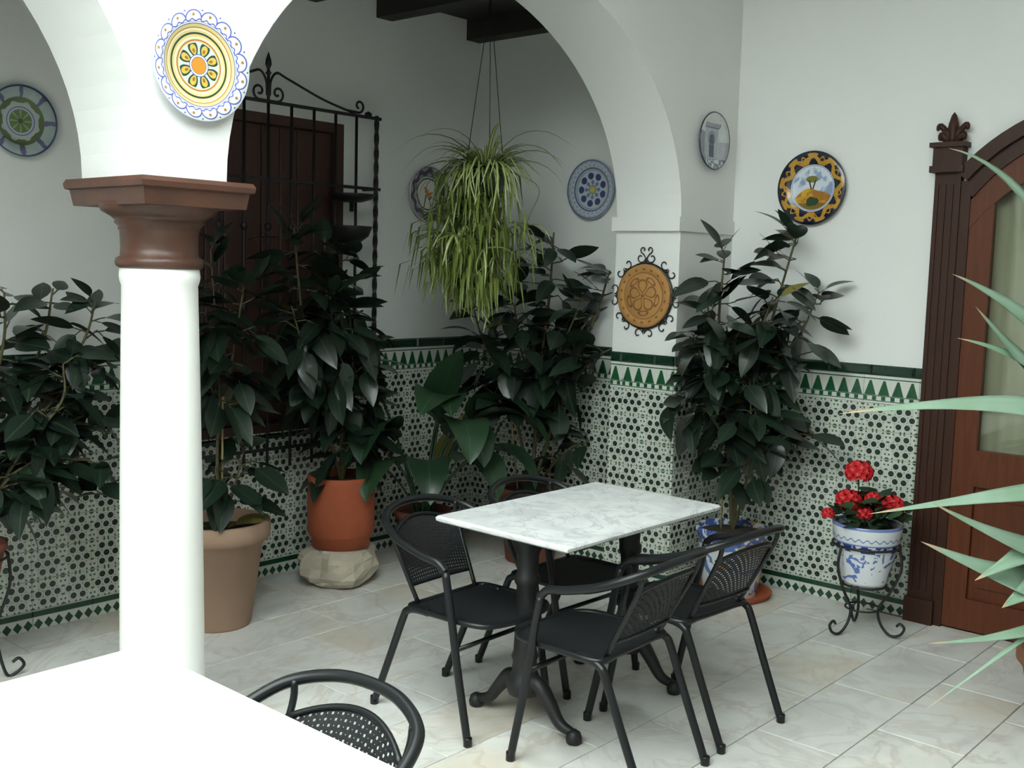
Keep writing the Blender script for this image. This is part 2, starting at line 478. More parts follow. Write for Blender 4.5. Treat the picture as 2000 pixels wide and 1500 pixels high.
# floor with separate marble slabs
fl = struct(MB().box((XL-.3,YF-.3,-.15), (5.7,5.0,-.004)).build('floor', m_grout))
SW, SL = .32, .64
fm = MB().slab((.002,.002,0), (SL-.002,SW-.002,.008), .002).mesh('floor_slab')
j = 0
y = .88-SW*2
while y < YB-.05:
    x = .4-(.32 if j % 2 else 0)-random.choice((0,.1))
    hgt = min(SW, YB-y)
    while x < 5.2:
        ww = min(SL, 5.22-x)
        if x+ww > y*.35-.4 and x+ww > .5 and ww > .05:
            me = fm if (ww == SL and hgt == SW) else MB().slab((.002,.002,0), (ww-.002,hgt-.002,.008), .002).mesh('floor_slab')
            link('floor_slab', me, m_floor, fl, loc=(x,y,-.008+random.uniform(0,.0008)))
        x += SL
    y += SW; j += 1

# back wall of the gallery (hole for the shuttered window)
mb = MB(); x0, x1, z0, z1 = WIN
for a, b in (((XL,0),(x0,3.5)), ((x1,0),(5.5,3.5)), ((x0,0),(x1,z0)), ((x0,z1),(x1,3.5))):
    mb.box((a[0],YB,a[1]), (b[0],YB+.25,b[1]))
wall_back = struct(mb.build('wall_back', plaster))
wall_end = struct(MB().box((XS,YA2-.01,0), (5.5,YB,3.5)).build('wall_gallery_end', plaster))
# arcade wall with its two arches
mb = MB()
def arch_z(x, c, a=1.335, b=1.04, z0=1.915): return z0+b*math.sqrt(max(0, 1-((x-c)/a)**2))
def strip(xs, zf):
    for xa, xb in zip(xs[:-1], xs[1:]):
        za, zb = zf(xa), zf(xb)
        mb.add([(xa,YA,za),(xb,YA,zb),(xb,YA,ZR),(xa,YA,ZR),(xa,YA2,za),(xb,YA2,zb),(xb,YA2,ZR),(xa,YA2,ZR)],
               [(0,1,2,3),(5,4,7,6),(4,5,1,0),(3,2,6,7)])
for c in (3.3775, .425):
    xs = [c-1.335*math.cos(PI*i/48) for i in range(49)]
    strip(xs, lambda x, c=c: arch_z(x, c))
mb.box((1.76,YA,1.905), (2.0425,YA2,ZR)); mb.box((XP+.0175,YA,0), (XR+.2,YA2,ZR)); mb.box((XL-.2,YA,0), (-.91,YA2,ZR))
wall_arc = struct(mb.build('wall_arcade', plaster))
MB().box((XP-.012,YA-.012,1.867), (XR-.001,YA2+.012,1.938)).build('impost_band', plaster, wall_arc)
# right wall with the arched door opening
DYC, DW = 1.19, .62                        # door centre and half opening
mb = MB()
mb.box((XR,DYC+DW,0), (XR+.22,YA+.01,ZR)); mb.box((XR,YF,0), (XR+.22,DYC-DW,ZR)); mb.box((XR,DYC-DW,2.45), (XR+.22,DYC+DW,ZR))
for i in range(20):
    ya, yb = -DW+2*DW*i/20, -DW+2*DW*(i+1)/20; zz = 1.60+math.sqrt(.80**2-min(abs(ya),abs(yb))**2)
    mb.box((XR,DYC+ya,min(zz,2.44)), (XR+.22,DYC+yb,2.45))
wall_right = struct(mb.build('wall_right', plaster))
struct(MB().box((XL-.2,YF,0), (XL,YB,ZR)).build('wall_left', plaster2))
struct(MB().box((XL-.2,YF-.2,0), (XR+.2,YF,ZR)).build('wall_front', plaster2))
# gallery ceiling with joists, and an unseen roof slab added to confine the skylight
ceil = struct(MB().box((XL,YA2-.02,3.127), (5.5,YB+.2,3.25)).build('ceiling', m_beam))
for xj in (1.42, 2.14, 2.86, 3.57, 4.10, 4.815):
    MB().box((xj,YA2-.02,3.008), (xj+.115,YB+.02,3.128)).build('ceiling_joist', m_beam, ceil)
mb = MB(); OX, OY0 = 2.0, -0.2
mb.box((OX,YF-.2,ZR), (XR+.3,YA2,ZR+.2)); mb.box((XL-.2,YF-.2,ZR), (OX,OY0,ZR+.2))
struct(mb.build('ceiling_light_block', plaster))

# glazed dado, tile by tile
TW, RH, ZB, ZT0 = .28, .1357, .09, 1.04
cache = {}
def tile(kind, wd, ht, th, mat, c=.0025):
    k = (kind, round(wd,3), round(ht,3))
    if k not in cache:
        me = MB().slab((.0006,.0006,0), (wd-.0006,ht-.0006,th), c).mesh(kind); me.materials.append(mat); cache[k] = me
    return cache[k]
def dado(parent, frame, length, holes=(), off=0.0):
    """frame(s, z) gives the matrix of a tile whose lower left corner is s metres along the wall at height z"""
    def cols(wd, off):
        s = -off
        while s < length-.01:
            a, b = max(s, 0), min(s+wd, length)
            if b-a > .012: yield a, b-a
            s += wd
    def clipped(a, wd, z, h):
        for h0, h1, hz0, hz1 in holes:
            if z+h > hz0+.01 and z < hz1-.01:
                if a < h0 < a+wd: return [(a, h0-a)]+([(h1, a+wd-h1)] if a+wd > h1 else [])
                if a < h1 < a+wd: return [(h1, a+wd-h1)]
                if a >= h0-.001 and a+wd <= h1+.001: return []
        return [(a, wd)]
    def put(kind, a, wd, z, h, th, mat, c=.0025):
        for p, q in clipped(a, wd, z, h):
            if q > .012: link(kind, tile(kind, q, h, th, mat, c), None, parent, mw=frame(p, z))
    for a, wd in cols(TW, off):
        put('base_tile', a, wd, 0, ZB, .012, m_base)
        for r in range(7): 
            z = ZB+r*RH; h = RH
            top = next((q[2] for q in holes if q[2] > z+.01 and q[2] < z+h-.01 and a > q[0]-.2 and a+wd < q[1]+.2), None)
            if top: link('dado_tile', tile('dado_tile', wd, top-z, .010, m_lattice), None, parent, mw=frame(a, z))
            else: put('dado_tile', a, wd, z, h, .010, m_lattice)
        put('tree_border_tile', a, wd, ZT0, .14, .011, m_tree)
    for a, wd in cols(.215, off*.7):
        put('coping_tile', a, wd, 1.18, .052, .020, m_trim, .009)
X0 = .0
dado(wall_back, lambda s, z: onback(X0+s, YB, z), XS-X0, holes=[(WIN[0]-X0, WIN[1]-X0, WIN[2], WIN[3])], off=.11)
dado(wall_end, lambda s, z: onright(XS, YB-s, z), YB-YA2)
dado(wall_arc, lambda s, z: onright(XP+.0175, YA2-s, z), YA2-YA, off=.20)
dado(wall_arc, lambda s, z: onback(XP+.0175+s, YA, z), XR-XP-.0175, off=.14)
dado(wall_right, lambda s, z: onright(XR, YA-s, z), YA-1.95, off=.05)
# dark sill tiles under the window
for i in range(5):
    link('sill_tile', tile('sill_tile', .2, .028, .02, m_trim, .008), None, wall_back, mw=onback(WIN[0]+.2*i, YB, WIN[2]-.028))

# shuttered window
x0, x1, z0, z1 = WIN
win = D.objects.new('window_1', None); COL.objects.link(win); win.location = (x0, YB, z0); struct(win, 'window closed by dark brown wooden shutters behind the iron grille')
wd, ht = x1-x0, z1-z0
MB().box((0,.06,0), (wd,.10,ht)).build('shutter_back', m_shut, win)
mb = MB(); mb.box((0,.0,0), (.05,.07,ht)).box((wd-.05,.0,0), (wd,.07,ht)).box((.05,.0,ht-.05), (wd-.05,.07,ht)).box((.05,.0,0), (wd-.05,.07,.05))
mb.build('window_frame', m_shut, win)
nb = 8; bw = (wd-.10)/nb
pm = MB().slab((.002,.05,-.02), (bw-.002,ht-.05,.0), .005).mesh('shutter_plank')
for i in range(nb):
    link('shutter_plank', pm, m_shut, win, mw=Matrix.Translation((.05+bw*i,.045,0)) @ Euler((PI/2,0,0)).to_matrix().to_4x4())

# ------------------------------------------------------------------ column
col = thing('column', 'white painted round column with a brown stone capital carrying the arches', 'column', (1.92,3.24,0))
MB().lathe([(.20,0),(.20,.06),(.17,.075),(.178,.11),(.16,.135),(.148,.15),(.148,.17)], 40).build('base', m_col, col)
sh = [(.140,.17)]+[(.1385-.018*t**1.6, .17+1.40*t) for t in [i/14 for i in range(15)]]+[(.126,1.585),(.128,1.60),(.126,1.622),(.120,1.63)]
MB().lathe(sh, 40).build('shaft', m_col, col)
cp = MB().lathe([(.124,1.625),(.136,1.632),(.140,1.645),(.136,1.658),(.124,1.664),(.122,1.69),(.124,1.745),(.130,1.752),(.128,1.758),(.142,1.772),(.138,1.778),(.150,1.79),(.178,1.805),(.19,1.825),(.19,1.83)], 40)
cp.build('capital_bell', m_cap, col)
mb = MB()
def sq(z, ex, ey): return [(-ex,-ey,z),(ex,-ey,z),(ex,ey,z),(-ex,ey,z)]
rings = [sq(1.822,.180,.222), sq(1.872,.188,.230), sq(1.876,.200,.242), sq(1.892,.203,.245), sq(1.906,.196,.238)]
vs = sum(rings, []); fs = [(3,2,1,0), tuple(16+i for i in range(4))]
for k in range(4):
    for i in range(4): fs.append((k*4+i, k*4+(i+1) % 4, k*4+4+(i+1) % 4, k*4+4+i))
mb.add(vs, fs).build('abacus', m_cap, col)

# ------------------------------------------------------------------ door
door = D.objects.new('door_1', None); COL.objects.link(door); door.location = (XR, DYC, 0); struct(door, 'arched wooden double door with glass panes and carved finials')
# local: x towards -X is -x ; y along wall (+y to the photo's left)
for sgn in (1, -1):
    y0, y1 = sorted((sgn*.765, sgn*.645))
    mb = MB(); mb.box((-.040,y0,0), (.02,y1,2.17)); mb.box((-.055,y0-.010,0), (-.02,y1+.010,.12))
    for k in range(3): 
        yy = y0+.03+k*.034; mb.box((-.047,yy,.16), (-.035,yy+.014,2.10))
    mb.build('door_post', m_door2, door)
    mb = MB(); mb.box((-.075,y0-.018,2.155), (.0,y1+.018,2.185)); mb.box((-.065,y0-.008,2.185), (.0,y1+.008,2.27)); mb.box((-.08,y0-.022,2.27), (.0,y1+.022,2.292))
    mb.build('post_capital', m_door2, door)
    fm_ = MB(); yc = sgn*.695
    # carved leaf finial: a centre bud and side leaves
    prof = [(.001,2.43),(.012,2.415),(.022,2.38),(.026,2.35),(.02,2.31),(.024,2.288)]
    fm_.lathe(prof[::-1], 10, (-.04,yc,0))
    for s2 in (-1, 1):
        for (dy, zz, r, zz2) in ((.030,2.345,.018,2.30),(.045,2.325,.020,2.29),(.058,2.37,.014,2.32)):
            fm_.tube(spline([(-.04,yc+s2*.012,zz2), (-.045,yc+s2*dy,zz), (-.05,yc+s2*(dy+.012),zz-.022)], 5), [r*q for q in (.6,.8,.95,1,1,1,.9,.8,.7,.55,.35)], 8)
    fm_.build('finial', m_door2, door)
def arcband(r0, r1, zc, xa, xb, half, mat, name, n=24):
    a1 = math.asin(min(1, half/r1)); m = MB(); vs = []; 
    for i in range(n+1):
        a = -a1+2*a1*i/n
        for r, x in ((r0,xa),(r1,xa),(r1,xb),(r0,xb)): vs.append((x, r*math.sin(a), zc+r*math.cos(a)))
    fs = []
    for i in range(n):
        for k in range(4): fs.append((i*4+k, i*4+(k+1) % 4, i*4+4+(k+1) % 4, i*4+4+k))
    fs += [(3,2,1,0), tuple(n*4+k for k in range(4))]
    return m.add(vs, fs).build(name, mat, door)
arcband(.80, .862, 1.60, -.06, .03, .66, m_door2, 'arch_moulding')
arcband(.735, .80, 1.60, -.035, .03, .64, m_door2, 'arch_casing')
for sgn in (1, -1):
    y0, y1 = sorted((sgn*.645, sgn*.600)); MB().box((-.030,y0,0), (.03,y1,2.115)).build('door_jamb', m_door2, door)
for sgn in (1, -1):
    lf = D.objects.new('door_leaf', None); COL.objects.link(lf); lf.parent = door; lf.location = (0, 0, 0)
    zt = lambda yy: 1.60+math.sqrt(.735**2-yy*yy)
    def piece(name, ya, yb, za, zb, xa=-.020, xb=.02, mat=m_door):
        a, b = sorted((sgn*ya, sgn*yb)); MB().box((xa,a,za), (xb,b,zb)).build(name, mat, lf)
    piece('stile', .600, .495, .01, 2.015); piece('stile', .10, .006, .01, 2.20)
    piece('bottom_rail', .495, .10, .01, .16); piece('lock_rail', .495, .10, .70, .87)
    piece('panel', .495, .10, .16, .70, .004, .02); piece('raised_field', .445, .15, .22, .64, -.006, .01)
    # curved top rail and the pane below it
    ys = [.600-(.594)*i/12 for i in range(13)]
    tr = MB()
    for ya, yb in zip(ys[:-1], ys[1:]):
        tr.prism([(sgn*a, b) for a, b in ((ya,zt(ya)+.004),(yb,zt(yb)+.004),(yb,zt(yb)-.13),(ya,zt(ya)-.13))], -.023, .018, lambda x, y, z: (z, x, y))
    tr.build('top_rail', m_door, lf)
    poly = [(yy, zt(yy)-.12) for yy in ys[1:-1]]+[(.02,.85),(.54,.85)]
    MB().prism([(sgn*a, b) for a, b in poly], .0, .005, lambda x, y, z: (z, x, y)).build('glass_pane', m_glass, lf)
rm = MB(); rm.box((XR+.9,DYC-1.2,0), (XR+.95,DYC+1.2,3)); rm.box((XR+.2,DYC-1.25,0), (XR+.95,DYC-1.2,3)); rm.box((XR+.2,DYC+1.2,0), (XR+.95,DYC+1.25,3)); rm.box((XR+.2,DYC-1.25,3), (XR+.95,DYC+1.25,3.05)); rm.box((XR+.2,DYC-1.25,-.1), (XR+.95,DYC+1.25,-.005))
struct(rm.build('wall_room_behind_door', plaster))
cu = MB(); n = 60; vs = []  # beige sheet added behind the panes, standing in for reflected light
for i in range(n+1):
    yy = -.62+1.24*i/n; xx = XR+.07+.018*math.sin(i*1.1)
    vs += [(xx,DYC+yy,.3),(xx,DYC+yy,2.3),(xx+.004,DYC+yy,.3),(xx+.004,DYC+yy,2.3)]
fs = []
for i in range(n): fs += [(i*4,i*4+4,i*4+5,i*4+1),(i*4+2,i*4+3,i*4+7,i*4+6)]
cu.add(vs, fs, True); tag(cu.build('door_reflection_sheet', m_refl_sheet), 'beige curtain added behind the door glass in place of a reflection', 'backing')

# ------------------------------------------------------------------ window grille
GY = 4.57
gr = thing('window_grille', 'black wrought iron window grille with a pointed scrolled crest over the shutters', 'grille', (3.309,GY,0))
ZTOP, ZBOT, GH = 2.445, .70, .711
for i in range(-5, 6):
    x = i*.1422
    if abs(i) == 5:
        # twisted outer bar
        vs = []; n = 90; q = .011
        for k in range(n+1):
            z = ZBOT-.15+(ZTOP-ZBOT+.165)*k/n; a = k*.42
            for c in range(4): vs.append((x+q*1.3*math.cos(a+c*PI/2), q*1.3*math.sin(a+c*PI/2), z))
        fs = [(k*4+c, k*4+(c+1) % 4, k*4+4+(c+1) % 4, k*4+4+c) for k in range(n) for c in range(4)]
        MB().add(vs, fs).build('twisted_bar', m_iron, gr)
    else:
        b = MB().tube([(x,0,ZBOT-.1),(x,0,ZTOP)], .008, 8)
        for zk in (1.43, 1.83): b.lathe([(.008,-.02),(.015,-.012),(.018,0),(.015,.012),(.008,.02)], 10, (x,0,zk))
        b.build('bar', m_iron, gr)
for z in (ZTOP, 2.066, ZBOT):
    MB().box((-GH-.03,-.006,z-.008), (GH+.03,.006,z+.008)).build('rail', m_iron, gr)
for s in (-1, 1):
    for z in (2.066, ZBOT): MB().box((s*GH-.008,0,z-.008), (s*GH+.008,YB-GY,z+.008)).build('wall_tie', m_iron, gr)
# crest
cr = MB().tube([(0,0,ZTOP),(0,0,2.60)], .008, 8); cr.lathe([(.008,2.575),(.016,2.583),(.008,2.592),(.006,2.60),(.016,2.625),(.013,2.65),(.001,2.685)], 10)
cr.build('finial', m_iron, gr)
for s in (-1, 1):
    # curl at the foot of the finial
    sp = spiral((s*.055,ZTOP+.045), .04, 1.1, -PI/2 if s > 0 else -PI/2, s, 20, .2)
    MB().tube([(0,0,ZTOP+.004)]+[(a,0,b) for a, b in sp], .0065, 6).build('scroll', m_iron, gr)
    pts = spline([(s*.008,0,ZTOP+.03),(s*.014,0,ZTOP+.10),(s*.05,0,ZTOP+.145),(s*.12,0,ZTOP+.125),(s*.34,0,ZTOP+.055),(s*.56,0,ZTOP+.008)], 8)
    MB().tube(pts, .0065, 6).build('crest_bar', m_iron, gr)
    sp = spiral((s*.585,ZTOP+.052), .035, .95, -PI/2, s, 18, .35)
    MB().tube([(s*.50,0,ZTOP+.02)]+[(a,0,b) for a, b in sp], .0065, 6).build('scroll', m_iron, gr)
    MB().lathe([(.001,-.02),(.02,-.01),(.02,.01),(.001,.02)], 10, (s*.65,0,ZTOP+.012)).build('knob', m_iron, gr)
for x, z, r, h in ((.490,2.018,.125,.035), (.470,1.850,.125,.085)):
    MB().lathe([(.012,-h-.05),(.012,-h),(r*.45,-h),(r*.85,-h*.55),(r,0),(r,.006),(r*.96,.006),(r*.8,-h*.45),(.01,-h*.8)], 28, (x,-.06,z)).build('iron_dish', m_iron, gr)

# ------------------------------------------------------------------ plates on the walls
def plate(label, R, mw, fn, cat='plate', depth=.03):
    me = MB().lathe([(R*.42,0),(R*.50,.002),(R*.97,depth*.8),(R,depth),(R*.985,depth+.004),(R*.70,depth*.62),(R*.62,depth*.42),(R*.30,depth*.36),(.0005,depth*.36)], 64).mesh('decorative_plate')
    o = link('decorative_plate', me, material('plate_paint', fn(R), .22, coat=.35), None, mw=mw)
    o.rotation_mode = 'XYZ'
    return tag(o, label, cat, 'painted ceramic wall plates')
plate('large painted plate with orange flower centre and yellow rings above the column', .172, onback(1.935,YA,2.256), f_plate_sun)
plate('grey green painted plate on the back wall beside the column', .152, onback(2.12,YB,2.218), f_plate_green)
plate('white plate with dark ornament rim and small bird half behind the spider plant', .165, onback(4.507,YB,2.075), f_plate_bird)
plate('blue flower plate with yellow centre on the gallery end wall', .167, onright(XS,3.777,2.108), f_plate_blue)
plate('white plate painted with a grey stone gateway on the arch wall', .148, onback(4.950,YA,2.337), f_plate_gate)
plate('dark blue plate with yellow scroll rim and a tree on a hill', .187, onright(XR,2.585,2.104), f_plate_tree)
# terracotta disc in an iron scroll frame on the pier
tp = thing('terracotta_plaque', 'round orange terracotta plaque in a curly black iron frame on the pier', 'plaque', (XP+.0175,3.238,1.533))
tp.rotation_euler = (PI/2,0,-PI/2)
R = .164
MB().lathe([(R*.9,.004),(R,.010),(R,.022),(R*.97,.028),(R*.76,.026),(R*.74,.022),(R*.70,.026),(R*.3,.028),(.0005,.030)], 56).build('terracotta_disc', material('terracotta_relief', f_plate_terra(R), .8), tp)
rg = [(R*1.04*math.cos(2*PI*i/40), R*1.04*math.sin(2*PI*i/40), .008) for i in range(40)]
MB().tube(rg, .004, 6, closed=True).build('frame_ring', m_iron, tp)
def heart(a):
    m = MB()
    ca, sa = math.cos(a), math.sin(a)
    T = lambda u, v: (ca*u-sa*v, sa*u+ca*v, .008)      # u radial outward, v tangential
    for s in (-1, 1):
        sp = spiral((R*1.20, s*.034), .030, .85, PI*.5*s+PI, -s, 16, .25)
        m.tube([T(R*1.02,0)]+[T(R*1.02+.02, s*.006)]+[T(u+.0, v) for u, v in sp], .0032, 5)
    return m
for k in range(8):
    heart(PI/2+2*PI*k/8).build('scroll', m_iron, tp)
m = MB()
for s in (-1, 1):
    sp = spiral((s*.020,R*1.45), .020, .9, -PI/2 if s > 0 else -PI/2, s, 16, .25)
    m.tube([(0,R*1.16,.008)]+[(u,v,.008) for u, v in sp], .0032, 5)
m.build('top_scroll', m_iron, tp)

# ------------------------------------------------------------------ tables
def make_table(name, label, top_mat, loc, L, W, rz=0):
    t = thing(name, label, 'table', loc, rz)
    tm = MB(); e = .008; hx, hy = L/2, W/2
    q = lambda d, z: [(-hx+d,-hy+d,z),(hx-d,-hy+d,z),(hx-d,hy-d,z),(-hx+d,hy-d,z)]
    vs = q(.012,.725)+q(.002,.732)+q(0,.742)+q(.006,.75); fs = [(3,2,1,0),(12,13,14,15)]
    for k in (0,4,8):
        for i in range(4): fs.append((k+i,k+(i+1) % 4,k+4+(i+1) % 4,k+4+i))
    tm.add(vs, fs).build('marble_top', top_mat, t)
    for s in (-1, 1):
        x = s*(L/2-.165)
        p = MB().lathe([(.058,.12),(.066,.15),(.058,.18),(.048,.20),(.044,.24),(.050,.26),(.043,.28),(.038,.40),(.038,.52),(.046,.535),(.046,.555),(.038,.57),(.042,.64),(.060,.68),(.065,.70)], 16, (x,0,0))
        ped = p.build('pedestal', m_iron, t)
        b = MB().box((x-.03,-W/2+.06,.70), (x+.03,W/2-.06,.724)); b.build('top_bracket', m_iron, t)
        for s2 in (-1, 1):
            pts = spline([(x,s2*.01,.16),(x,s2*.07,.165),(x,s2*.12,.115),(x,s2*.17,.055),(x,s2*.235,.035)], 6)
            f = MB().tube(pts, [.036-.020*(i/(len(pts)-1)) for i in range(len(pts))], 8)
            f.lathe([(.012,0),(.026,.004),(.030,.022),(.024,.042),(.010,.052)], 10, (x,s2*.235,0))
            f.build('foot', m_iron, t)
    m = MB().tube([(-(L/2-.165),0,.20),((L/2-.165),0,.20)], .010, 8); m.build('stretcher', m_iron, t)
    return t
make_table('marble_table', 'rectangular grey veined marble table on black iron pedestals with four chairs', m_mtop, (3.245,2.475,0), .97, .62)
make_table('marble_table', 'bright white marble table in front of the white column', m_mtop2, (.99,1.76,0), 1.06, .62, PI/2)

# ------------------------------------------------------------------ chairs
def weave(fn, nu, nv, fill, amp=.0015, mask=None):
    """woven panel: fn(u,v)->(point, normal), u,v in 0..1; strips over and under"""
    m = MB()
    for axis in (0, 1):
        na, nb = (nu, nv) if axis == 0 else (nv, nu)
        for i in range(na):
            c = (i+.5)/na; h = .5*fill/na; prev = None; vs = []; fs = []
            for k in range(nb*1+1):
                t = k/nb; side = (1 if (i+k+axis) % 2 else -1)*amp
                row = []
                ok = True
                for e in (-h, h):
                    u, v = (c+e, t) if axis == 0 else (t, c+e)
                    if mask and not mask(u, v): ok = False
                    p, nrm = fn(u, v); row.append(Vector(p)+Vector(nrm)*side)
                if ok:
                    base = len(vs); vs += row
                    if prev is not None: fs.append((prev, prev+1, base+1, base))
                    prev = base
                else: prev = None
            m.add(vs, fs, True)
    return m
def make_chair(label):
    c = thing('armchair', label, 'chair', group='black woven metal armchairs')
    r = .0145
    loop = spline([(.235,.135,.600),(.240,.10,.628),(.248,.02,.645),(.245,-.10,.68),(.205,-.205,.725),(.11,-.258,.752),(0,-.272,.760),
                   (-.11,-.258,.752),(-.205,-.205,.725),(-.245,-.10,.68),(-.248,.02,.645),(-.240,.10,.628),(-.235,.135,.600)], 8)
    MB().tube(loop, r, 10).build('arm_rail', m_tube, c)
    for s in (-1, 1):
        lg = MB().tube(spline([(s*.225,.25,.01),(s*.229,.20,.25),(s*.232,.165,.45),(s*.235,.135,.60)], 6), r, 10).build('leg', m_tube, c)
        MB().lathe([(.013,0),(.0158,.002),(.0158,.028),(.0150,.032)], 12, (s*.225,.25,0)).build('foot_cap', m_tube, lg)
        lg = MB().tube(spline([(s*.195,-.26,.01),(s*.198,-.17,.22),(s*.200,-.105,.375),(s*.199,-.085,.405),(s*.198,-.045,.418),(s*.198,.02,.42)], 6), r, 10).build('leg', m_tube, c)
        MB().lathe([(.013,0),(.0158,.002),(.0158,.028),(.0150,.032)], 12, (s*.195,-.26,0)).build('foot_cap', m_tube, lg)
        MB().tube(spline([(s*.155,-.075,.425),(s*.168,-.14,.55),(s*.178,-.205,.68),(s*.182,-.215,.735)], 5), .0085, 8).build('back_post', m_tube, c)
    sf = spline([(.198,-.07,.422),(.207,.10,.424),(.20,.22,.424),(.15,.285,.420),(0,.305,.418),(-.15,.285,.420),(-.20,.22,.424),(-.207,.10,.424),(-.198,-.07,.422),(-.10,-.082,.422),(.10,-.082,.422)], 5, True)
    MB().tube(sf, .011, 8, closed=True).build('seat_frame', m_tube, c)
    def seat(u, v):
        x = (u-.5)*2; y = -.08+.38*v
        hw = .205 if v < .75 else .205*math.sqrt(max(.02, 1-((v-.75)/.27)**2*.75))
        return (x*hw, y, .424-.012*(1-x*x)*math.sin(PI*v)), (0,0,1)
    weave(seat, 30, 28, .93, .0018).build('woven_seat', m_weave, c)
    def back(u, v):
        x = (u-.5)*2
        # between the posts: bottom z .49, arched top
        top = .705-.045*x*x
        z = .485+(top-.485)*v; k = (z-.425)/.31
        hw = .158+.022*k
        y = -.085-.135*k-.045*(1-x*x)*k
        return (x*hw, y, z), (0,-1,.35)
    weave(back, 27, 18, .70, .0015).build('woven_back', m_weave, c)
    tp_ = [back(i/20,1)[0] for i in range(21)]; bt = [back(i/20,0)[0] for i in range(21)]
    MB().tube(tp_, .008, 8).build('back_frame', m_tube, c)
    MB().tube(bt, .008, 8).build('back_frame', m_tube, c)
    MB().tube([(-.230,.186,.33),(.230,.186,.33)], .009, 8).build('stretcher', m_tube, c)
    return c
chairA = make_chair('black woven armchair at the marble table nearest the white column')
chairA.location = (2.865,2.742,0); chairA.rotation_euler = (0,0,PI+.02)
dup(chairA, (3.455,2.755,0), PI-.02, 'black woven armchair at the marble table with its back to the corner plant')
dup(chairA, (2.905,2.07,0), .04, 'black woven armchair across the marble table from the chair by the column')
dup(chairA, (3.44,2.075,0), -.06, 'black woven armchair at the marble table nearest the geranium stand')
dup(chairA, (1.24,1.70,0), PI/2+.05, 'black woven armchair tucked under the bright white table')

# ------------------------------------------------------------------ leaves
def leaf_mesh(name, L, W, droop, fold, n=7, stalk=.18, tipsharp=1.0, wave=0):
    """blade along +x, width along y; stalk first"""
    m = MB(); vs = []; fs = []
    for i in range(n+1):
        t = i/n
        wv = W*.5*math.sin(PI*min(1, t**.85))**.8*(1-.15*t) if 0 < t < 1 else .0005
        x = stalk*L+L*(1-stalk)*t; z = -droop*L*(x/L)**2
        wz = wave*math.sin(t*9)*W
        vs += [(x,-wv,z+fold*wv+wz), (x,0,z), (x,wv,z+fold*wv-wz)]
    for i in range(n):
        a = i*3; fs += [(a,a+3,a+4,a+1),(a+1,a+4,a+5,a+2)]
    m.add(vs, fs, True)
    if stalk > 0: m.tube([(0,0,0),(stalk*L*.5,0,-droop*L*(stalk*.5)**2),(stalk*L*1.02,0,-droop*L*stalk**2)], .0028, 5)
    return m.mesh(name)
def orient(p, d, rolla=0.0, s=1.0, upv=Vector((0,0,1))):
    d = Vector(d).normalized(); yv = upv.cross(d)
    if yv.length < 1e-3: yv = Vector((0,1,0))
    yv.normalize(); zv = d.cross(yv)
    Mx = Matrix((d, yv, zv)).transposed().to_4x4()
    return Matrix.Translation(p) @ Mx @ Matrix.Rotation(rolla, 4, 'X') @ Matrix.Scale(s, 4)
FL = [leaf_mesh('leaf', .20, .092, dr, fo) for dr, fo in ((.15,.15),(.35,.22),(.05,.10),(.5,.18))]
for me in FL: me.materials.append(m_ficus)
FY = leaf_mesh('leaf', .17, .07, .3, .2); FY.materials.append(m_young)
def pot(parent, prof, mat, soil_r, soil_z, n=40):
    MB().lathe(prof, n).build('pot', mat, parent)
    MB().lathe([(soil_r,soil_z-.02),(soil_r,soil_z),(soil_r*.5,soil_z+.012),(.0005,soil_z+.016)], 24).build('soil', m_soil, parent)
def ficus(root, stems, rng, size=1.0, step=.05, limit=290, twig=.11, ok=lambda x, y, z: True):
    """stems: (points, radius, first leaf fraction); side twigs with tufts of leaves make the crown bushy"""
    spots = []
    for pts, r, first in stems:
        sp = spline(pts, 8); n = len(sp)
        tb = MB().tube(sp, [r*(1-.6*i/(n-1)) for i in range(n)], 6)
        ln = [0]
        for a, b in zip(sp[:-1], sp[1:]): ln.append(ln[-1]+(b-a).length)
        s = ln[-1]*first; az = rng.uniform(0, 6.28)
        while s <= ln[-1]+1e-6:
            i = min(range(n), key=lambda k: abs(ln[k]-s)); t = s/ln[-1]
            az += 2.4+rng.uniform(-.3,.3)
            base = sp[i]; L = twig*rng.uniform(.3,1.2)*(1-.6*t)
            d = Vector((math.cos(az), math.sin(az), rng.uniform(-.2,.7)))
            end = base+d*L
            if not ok(*(Vector(root.location)+end)): L = .015; end = base+d*L
            if L > .02: tb.tube([base, base+d*L*.5, end], .0035, 5)
            top = max(0, t-.8)/.2
            for q in range(2 if t < .93 else 3):
                spots.append((end if q == 0 else base+d*L*rng.uniform(.3,.9), az+rng.uniform(-.9,.9) if q < 2 else rng.uniform(0,6.28), rng.uniform(-55,22)+55*top, t))
            s += step*rng.uniform(.75,1.25)
        tb.build('stem', m_stem, root)
    if len(spots) > limit: spots = rng.sample(spots, limit)
    for p, az, el, t in spots:
        e = math.radians(el)
        for tr_ in range(9):
            q = Vector(root.location)+p+Vector((math.cos(az)*math.cos(e), math.sin(az)*math.cos(e), math.sin(e)))*.24*size
            q2 = Vector(root.location)+p
            if ok(*q) and ok(*q2): break
            az += .75; el = min(el, 20)
        else: continue
        d = Vector((math.cos(az)*math.cos(e), math.sin(az)*math.cos(e), math.sin(e)))
        sc = size*rng.uniform(.75,1.15)*(1-.2*max(0, t-.85)/.15)
        me = rng.choice(FL) if rng.random() > .012 else FY
        link('leaf', me, None, root, mw=orient(p, d, rng.uniform(-.6,.6), sc))
    return len(spots)

